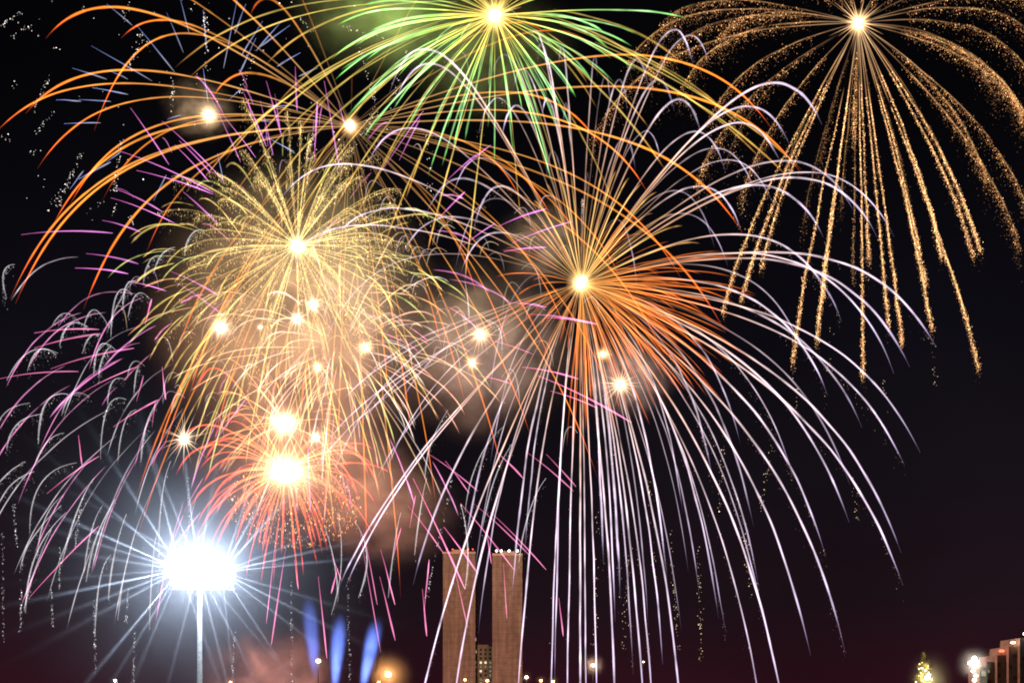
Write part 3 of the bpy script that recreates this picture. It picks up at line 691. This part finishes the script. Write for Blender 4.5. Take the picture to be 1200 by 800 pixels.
TG = Firework('yellow_pink_firework', 'tangle of long fine yellow and pink trails crossing in front of the amber smoke', (330, 360), 372, 250)
for i, d in enumerate(sphere_dirs(96)):
    R = random.uniform(110, 215); g = (((0, (1.2, .9, .3)), (1, (1.3, .8, .25))), ((0, (1.1, .5, .5)), (1, (1.3, .35, .7))), ((0, (1.3, .8, .4)), (1, (1.2, .5, .2))), ((0, (1, 1, .45)), (1, (1, .95, .3))))[i % 4]
    TG.trail((330+d[0]*R, 340+d[2]*R*.95+30), random.uniform(20, 60), w=random.uniform(.8, 1.3), stops=g, n=18, s0=random.uniform(.3, .75), gain=random.uniform(.45, 1.0), wob=.4)
AM = Firework('amber_star_firework', 'fine web of pale amber and salmon streaks between the amber smoke and grey-pink smoke', (400, 410), 366, 220)
for i, d in enumerate(sphere_dirs(95)):
    R = random.uniform(90, 200); g = random.choice((((0, (.9, .7, .4)), (1, (1.0, .6, .3))), ((0, (.9, .6, .4)), (1, (1.0, .42, .28))), ((0, (.8, .7, .7)), (1, (.9, .7, .6)))))
    AM.trail((400+d[0]*R*1.1, 410+d[2]*R*.9+30), 45*random.uniform(.6, 1.3), w=random.uniform(.9, 1.35), stops=g, n=18, s0=random.uniform(.1, .5), gain=random.uniform(.8, 1.6))
# ------------------------------------------------------------------ firework 9: red burst
RD = ((0, (2.6, 1.4, .5)), (.15, (1.9, .60, .20)), (.4, (1.9, .30, .10)), (.8, (1.8, .16, .10)), (1, (1.0, .07, .10)))
G_ = Firework('red_firework', 'salmon red burst with a blinding white heart, lower left', (335, 551), 345, 150)
T = [(219,602,60),(236,622,60),(228,635,55),(238,568,60),(206,557,80),(253,643,50),(307,650,40),(296,640,40),(345,648,30),(365,635,30),(330,650,30),(230,458,120),(255,510,90),(433,560,90),(420,585,80),(410,600,70),(445,575,90),(205,530,90),(245,595,60),(262,625,50),(275,640,45),(283,600,40),(240,540,70)]
for ex, ey, G in T: G_.trail((ex, ey), G, w=1.5, stops=RD, n=24, gain=1.05)
for d in sphere_dirs(66):
    R = random.uniform(75, 125)
    G_.trail((335+d[0]*R, 551+d[2]*R*.95+30), 42*random.uniform(.6, 1.3), w=random.uniform(1.0, 1.5), stops=RD, n=20, gain=random.uniform(.55, .95))
sp = MB()
q = 1500; a = RNG.uniform(0, 2*pi, q); rr = 66*np.sqrt(RNG.uniform(0, 1, q)); P2 = to3d(345+np.cos(a)*rr*1.2, 590+np.sin(a)*rr*.8, 345+RNG.normal(0, 8, q))
granules(sp, P2, RNG.uniform(.15, .4, q)*G_.m, np.array([1.2, .55, .2])[None, :]*RNG.lognormal(0, .7, q)[:, None], 4)
sp.build('glitter', EMBER, G_.root, G_.loc, kind='stuff')
G_.core(10.5, (10, 8.5, 6), 34, (2.8, 1.5, .7), squash=1.5, lumps=10); G_.spikes(26, 42, (3, 2.0, .9), 1.0)
G2 = Firework('orange_firework', 'small orange-white burst directly above the red burst', (333, 496), 350, 100)
for d in sphere_dirs(60):
    R = random.uniform(60, 120)
    G2.trail((333+d[0]*R, 496+d[2]*R+12), 24, w=1.1, stops=((0, (3, 2.2, 1)), (.3, (1.6, .9, .35)), (1, (1.0, .4, .18))), n=14, s0=random.choice((0, .3, .5)), gain=random.uniform(.5, .9))
G2.core(7, (10, 8.5, 6), 24, (2.4, 1.6, .8), squash=1.3, lumps=6); G2.spikes(18, 24)

# ------------------------------------------------------------------ streak bursts traced dash by dash
class Streaks(Firework):
    def dash(s, x0, y0, x1, y1, sag=3, w=1.2, c0=(1, 1, 1), c1=(1, 1, 1), n=10, part='spark_streak', fringe=None, xm=None, ym=None):
        t = np.linspace(0, 1, n)
        if xm is None: xm = (x0+x1)/2; ym = (y0+y1)/2-2*sag
        else: xm = 2*xm-(x0+x1)/2; ym = 2*ym-(y0+y1)/2
        x = (1-t)**2*x0+2*t*(1-t)*xm+t*t*x1+smooth_noise(n, .12); y = (1-t)**2*y0+2*t*(1-t)*ym+t*t*y1+smooth_noise(n, .12)
        d = s.depth(((x0+x1)/2, (y0+y1)/2)); Yv = s.Y+d*(1+.1*t)
        r = w*s.m*random.uniform(.7, 1.15)*np.clip(np.minimum(t*1.2, (1-t)*6), .15, 1)**.7
        col = (np.array(c0)[None, :]*(1-t)[:, None]+np.array(c1)[None, :]*t[:, None])*(1+smooth_noise(n, .15, 2))[:, None]
        mb = MB(); add_tube(mb, to3d(x, y, Yv), r, np.clip(col, 0, None), 6)
        if fringe:
            q = fringe['n']; u = RNG.uniform(0, 1, q); dr = RNG.exponential(fringe['drop'], q)
            P = to3d(np.interp(u, t, x)+RNG.normal(0, .8, q), np.interp(u, t, y)+dr, np.interp(u, t, Yv)+RNG.normal(0, .5, q))
            granules(mb, P, RNG.uniform(.25, .55, q)*s.m, np.clip(np.array(fringe['col'])[None, :]*(RNG.lognormal(0, .7, q)*np.exp(-dr/(2*fringe['drop'])))[:, None], 0, 5), 2.5)
        mb.build(part, FIRE, s.root, s.loc, smooth=True)

PK = (1.35, .24, .62); PK2 = (1.5, .42, .85)
Pk = Streaks('pink_streak_firework', 'ring of magenta streaks far round the yellow burst', (350, 340), 362, 340)
T = [(153,127,198,193),(140,177,250,226),(190,142,262,212),(137,222,190,248),(120,258,165,272),(25,275,132,273),(101,297,162,309),(88,314,150,321),(40,390,116,386),(40,408,118,391),(59,432,157,408),(-2,444,92,435),(91,463,160,430),(35,699,116,616),(55,578,116,534),
     (133,500,186,468),(210,165,247,203),(205,170,245,213),(283,103,312,172),(305,118,320,182),(312,95,330,160),(346,78,348,130),(322,110,328,150),(380,95,398,200),(396,118,405,150),(368,190,372,120),(448,200,496,130),(468,188,492,140),(540,200,575,170),(520,215,560,180),
     (245,110,282,190),(160,200,250,228),(130,232,205,262),(255,128,300,185),(215,225,255,262),(200,318,256,346),(205,330,265,372),(150,330,195,341),(250,520,290,465),(200,640,215,603),(186,665,235,600),(215,600,238,560),
     (421,617,446,764),(426,620,442,708),(446,643,463,708),(445,675,463,750),(325,615,312,730),(335,640,318,755),(345,655,350,690),(373,675,383,771),(388,648,400,680),(396,665,388,695),(478,592,520,648),(484,560,545,690),(522,540,550,578),(540,590,602,667),(558,592,620,650),(575,600,640,667),(520,617,560,672),
     (583,530,613,560),(618,530,672,575),(640,532,675,570),(500,530,560,575),(570,620,576,660),(590,660,594,724),(530,655,548,735),(495,690,500,745),(655,700,660,745),(497,715,503,655),(565,648,575,610),(480,618,487,580),(460,655,470,618),
     (612,430,678,444),(645,458,700,478),(630,440,740,495),(560,395,625,415),(560,440,600,450),(585,265,640,245),(590,295,640,290),(600,285,670,260),(600,355,640,360),(620,368,690,378),(515,255,545,225),(540,290,580,262),(640,372,700,380),(160,470,168,440),(92,510,96,545),(178,500,182,470),(190,430,194,468),(170,380,178,350)]
for i, (a0, b0, a1, b1) in enumerate(T):
    g = random.uniform(.75, 1.25)*(1 if b0 > 360 else np.array([.9, 1, 1.45])); Pk.dash(a0, b0, a1, b1, sag=max(0, min(4, abs(a1-a0)*.03)), w=random.uniform(.85, 1.35), c0=np.array(PK)*g*.8, c1=np.array(PK2)*g)
for i in range(16):
    a = random.uniform(0, 2*pi); R = random.uniform(200, 320)
    Pk.trail((350+cos(a)*R, 340+sin(a)*R+30), 60, w=1.3, stops=((0, (.6, .2, .5)), (.7, (1.2, .3, .85)), (1, (1.5, .6, 1.2))), s0=random.uniform(.5, .75), n=14, part='spark_streak', gain=.9)
for i in range(12):
    a = random.uniform(0, 2*pi); R = random.uniform(190, 270); x = 350+cos(a)*R; y = 350+sin(a)*R*.9
    Pk.dash(x, y, x+cos(a)*random.uniform(18, 40), y+sin(a)*30+6, w=1.0, c0=(1.0, .3, .8), c1=(.8, .2, .6))

Bl = Streaks('blue_streak_firework', 'sparse thin blue-white streaks radiating round the upper left flash', (245, 135), 355, 190)
T = [(107,54,178,95),(85,80,125,93),(128,83,150,93),(66,117,95,119),(92,117,130,119),(108,103,150,111),(125,5,155,30),(160,30,205,85),(195,15,215,62),(210,-5,222,40),(238,12,242,58),(278,0,262,80),(288,5,275,40),(308,25,283,65),(330,25,300,60),(340,30,305,55),(300,45,280,88),(352,62,325,78),(372,80,350,90),(342,124,313,125),(320,143,305,142),(238,80,244,120),(268,118,282,105),(310,160,345,178),(326,168,346,180),(125,190,142,178),(82,222,98,200),(92,210,130,190),(196,140,212,135),(255,180,262,215),(180,235,195,205),(75,145,118,144)]
for a0, b0, a1, b1 in T: Bl.dash(a0, b0, a1, b1, sag=.3, w=.95, c0=(.28, .38, 1.0), c1=(.45, .45, .55))
Bl.core(4.2, (7, 6, 4.5), 17, (1.7, 1.1, .6), lumps=3); Bl.spikes(14, 13)

SI = Streaks('silver_willow_firework', 'fading silver umbrella-shaped arcs drooping at the far left', (310, 420), 385, 340)
T = [((93,378),(76,367),(61,382)),((128,384),(110,363),(98,385)),((103,383),(82,380),(70,405)),((118,393),(106,394),(97,413)),((68,414),(35,412),(8,446)),((66,416),(46,410),(32,435)),((135,410),(117,405),(110,440)),((130,405),(120,420),(116,442)),
     ((155,345),(137,345),(130,395)),((105,465),(85,462),(72,487)),((80,462),(54,472),(45,520)),((35,472),(8,482),(-6,506)),((48,485),(20,497),(8,526)),((75,507),(55,518),(40,546)),((148,445),(132,447),(126,475)),((148,468),(126,478),(118,536)),((160,480),(146,495),(138,541)),((185,470),(171,500),(165,541)),((165,430),(160,435),(157,461)),
     ((28,541),(12,552),(-3,567)),((40,552),(15,566),(-2,592)),((90,542),(48,566),(35,624)),((75,580),(54,605),(43,652)),((72,592),(38,630),(24,667)),((78,600),(42,650),(30,718)),((120,592),(107,622),(98,671)),((135,585),(113,630),(101,681)),((148,602),(134,650),(127,702)),((158,625),(146,670),(138,726)),((130,650),(117,680),(111,745)),((185,620),(179,660),(175,738)),
     ((110,560),(90,600),(72,660)),((60,620),(40,670),(28,715)),((200,540),(190,580),(186,640)),((175,350),(160,345),(150,372)),((190,300),(176,305),(168,330)),((205,290),(190,298),(180,320)),((240,270),(224,275),(216,300)),((160,330),(148,335),(144,362)),((500,560),(492,600),(486,650)),((470,600),(462,640),(455,700)),((525,480),(505,520),(498,560)),((540,590),(548,640),(545,690)),((395,600),(400,660),(388,720)),((380,615),(392,660),(396,700)),
     ((600,520),(580,560),(565,620)),((640,560),(620,600),(608,660)),((590,500),(560,540),(545,600)),((415,610),(430,650),(420,700)),((17,310),(4,320),(8,350)),((545,330),(548,350),(550,372)),((570,375),(585,385),(588,410))]
for i, (p0, pm, p1) in enumerate(T):
    SI.dash(*p0, *p1, xm=pm[0], ym=pm[1], w=1.15, c0=(.85, .80, .84), c1=(.45, .42, .45), n=16, fringe=dict(n=70, drop=7, col=(.34, .32, .32)), part='spark_trail')
for (a0, b0) in ((8,446),(45,520),(30,718),(137,726),(24,667),(-6,506),(98,671),(61,382),(130,395),(72,487),(43,652),(118,536),(165,541),(101,681),(20,590),(-10,620),(55,700),(175,735),(30,435),(-5,560),(150,600),(85,740),(200,700),(12,350),(110,440)):
    SI.trail((a0+random.uniform(-8, 8), b0+random.uniform(-8, 8)), random.uniform(120, 200), w=.85, stops=random.choice((((0, (.3, .15, .22)), (.7, (.75, .28, .55)), (1, (1.2, .35, .8))), ((0, (.25, .18, .22)), (.75, (.5, .42, .48)), (.93, (.85, .8, .85)), (1, (.4, .36, .4))))), s0=random.uniform(.35, .6), n=24, gain=random.uniform(.8, 1.4), wob=.3)
Hk = Streaks('pale_hook_firework', 'many small pale curling hooks scattered between the left and right bursts', (520, 350), 388, 200)
for i in range(96):
    x = random.gauss(500, 85); y = random.gauss(340, 85); q = random.uniform(8, 24); dr = 1 if random.random() < .5 else -1
    if i % 3 == 0: x = random.gauss(300, 90); y = random.gauss(400, 60)
    g = random.uniform(.35, .9); c0 = np.array(random.choice(((.9, .75, .65), (.9, .62, .75), (1.0, .7, .4), (.8, .78, .8))))*g
    Hk.dash(x, y, x+dr*q, y+q*random.uniform(.3, 1.6), xm=x+dr*q*.65, ym=y-q*random.uniform(.1, .35), w=random.uniform(.8, 1.1), c0=c0, c1=c0*.5, n=12, part='spark_trail')
def ember_column(fw, x0, y0, x1, y1, n, col, size=.6, jit=1.2):
    u = np.sort(RNG.uniform(0, 1, n)); mb = MB(); d = fw.depth(((x0+x1)/2, (y0+y1)/2))
    x = x0+(x1-x0)*u+RNG.normal(0, jit, n); y = y0+(y1-y0)*u+RNG.normal(0, jit, n)
    granules(mb, to3d(x, y, fw.Y+d+0*x), RNG.uniform(.4, 1.1, n)*size*fw.m, np.clip(np.array(col)[None, :]*RNG.lognormal(0, .6, n)[:, None], 0, 5), 1.5)
    mb.build('falling_embers', EMBER, fw.root, fw.loc, kind='stuff')
for x0, y0, x1, y1 in ((110,700,112,790),(158,740,156,800),(341,680,342,800),(70,640,70,690),(25,690,24,740),(3,620,4,750),(408,690,410,800),(275,740,272,800),(220,560,222,620),(186,640,185,700),(150,690,148,730),(530,560,500,700),(95,590,88,640),(16,590,20,640),(60,690,62,735)):
    ember_column(SI, x0, y0, x1, y1, 60, (.55, .55, .55), .5, .8)

Ck = Streaks('crackle_firework', 'scattered white and gold crackling dots falling at the top left corner', (200, 120), 390, 260)
for x0, y0, x1, y1, n in ((2,30,28,12,26),(12,45,40,30,8),(25,35,37,32,10),(15,102,18,98,4),(60,83,38,132,34),(62,132,40,160,22),(35,178,48,176,5),(95,180,68,242,48),(72,222,55,250,18),(165,40,150,82,40),(150,5,145,25,14),(240,18,243,80,36),(203,88,202,130,24),(142,160,135,215,28),(135,215,133,262,18),(150,248,155,262,8),(96,8,97,12,3),(222,10,226,14,4),(170,45,172,60,8),(0,155,12,165,8),
                          (420,50,440,120,30),(475,60,455,150,30),(400,200,440,130,30),(300,60,280,110,26),(440,100,430,170,26),(130,230,100,250,8),(370,140,360,190,24),(500,150,505,230,30),(350,20,370,40,10),(395,30,450,45,20)):
    ember_column(Ck, x0, y0, x1, y1, n, (.95, .85, .75), .58, 1.7)
mb = MB(); q = 70; granules(mb, to3d(RNG.uniform(0, 420, q), RNG.uniform(0, 260, q), 390+RNG.normal(0, 10, q)), RNG.uniform(.3, .9, q)*.3, np.array([1, .9, .8])[None, :]*RNG.lognormal(0, .5, q)[:, None])
mb.build('crackle_dots', EMBER, Ck.root, Ck.loc, kind='stuff')
for x0, y0, x1, y1, n in ((1095,430,1096,450,10),(1015,300,1018,330,10),(860,140,880,330,40),(930,430,935,480,16),(975,380,972,440,14),(1035,440,1040,480,10),(1135,370,1137,385,5),(785,620,795,760,50),(818,640,822,780,60),(868,590,880,700,40),(738,640,730,760,44),(700,600,696,760,40),(850,500,842,600,40),(905,520,890,600,30),(760,560,768,680,30),(1000,560,1006,620,14)):
    ember_column(Cc, x0, y0, x1, y1, n, (.8, .6, .35), .5, 1.5)

# ------------------------------------------------------------------ single white flashes
FL = [(367,357,5,'white flash just below and right of the pale yellow heart'),(348,373,4.6,'white flash straight below the pale yellow heart'),(259,384,6,'bright white flash left of the amber smoke'),(305,383,3,'faint orange flash inside the amber smoke, left part'),
      (428,407,4.6,'white flash at the right edge of the amber smoke'),(372,430,4.4,'white flash above the small orange-white burst'),(563,392,5.4,'upper of the two white flashes in the grey-pink smoke'),(553,425,4.6,'lower of the two white flashes in the grey-pink smoke'),
      (707,415,4.6,'smaller white flash below the orange burst'),(727,450,6.6,'largest white flash below the orange burst'),(216,514,4.8,'lone spiky white flash left of the red burst'),(370,512,3.6,'small white flash beside the orange-white burst')]
for x, y, r_, lab in FL:
    fl = Firework('flash_firework', lab, (x, y), 350, 40, group='single white flashes')
    k_ = .35 if r_ == 3 else 1
    tint = np.array(random.choice(((1, 1, 1), (1, .86, .7), (1, .92, 1.05), (1, .8, .55)))); q_ = random.uniform(.7, 1.1)
    fl.core(r_*.5*q_, (np.array([8, 7, 5.6])*k_+.3)*tint, r_*random.uniform(2.2, 3.2), np.array([1.2, .8, .5])*k_*tint, squash=random.uniform(.8, 1.3), lumps=random.randint(3, 7))
    fl.spikes(random.choice((9, 14, 24, 30)) if x != 216 else 34, r_*(random.uniform(2.2, 4.4) if x != 216 else 7), np.array((2.2, 1.6, 1.1))*k_*tint, random.uniform(.4, .8))

# lights of the bursts on the smoke
burstlight(345, 265, 425, 20.0, (1, .78, .30))
burstlight(300, 390, 425, 22, (1, .56, .27))
burstlight(400, 415, 430, 17, (1, .56, .38))
burstlight(335, 490, 425, 32, (1, .36, .20))
burstlight(335, 555, 430, 50, (1, .22, .15))
burstlight(560, 405, 478, 11.2, (1, .68, .60))
burstlight(462, 8, 468, 16.8, (.42, .85, .12))
burstlight(520, 92, 474, 8.4, (.38, .80, .16))
burstlight(725, 447, 474, 9.8, (1, .66, .60))
burstlight(238, 132, 464, 5.6, (1, .62, .40))
burstlight(318, 800, 395, 6.0, (1, .46, .46))
burstlight(440, 600, 455, 4.5, (1, .46, .40))
burstlight(640, 290, 476, 5.6, (1, .60, .42))
# each smoke is sampled with the lamps that matter to it (the others are hundreds of metres off): less noise
def linkset(name, objs, state):
    c = bpy.data.collections.new(name)
    for o in objs: c.objects.link(o)
    for co in c.collection_objects: co.light_linking.link_state = state
    return c
own = [o for _, o in BLUEL]
c_other = linkset('lit_by_lamps', [FLOOD_HAZE]+own, 'EXCLUDE')
c_flood = linkset('lit_by_floodlights', SMOKES, 'EXCLUDE')
for l in [o for o in C.objects if o.type == 'LIGHT']:
    if l in FLOODL: l.light_linking.receiver_collection = c_flood
    else: l.light_linking.receiver_collection = c_other
for l, o in BLUEL: l.light_linking.receiver_collection = linkset('blue_beam_smoke', [o], 'INCLUDE')
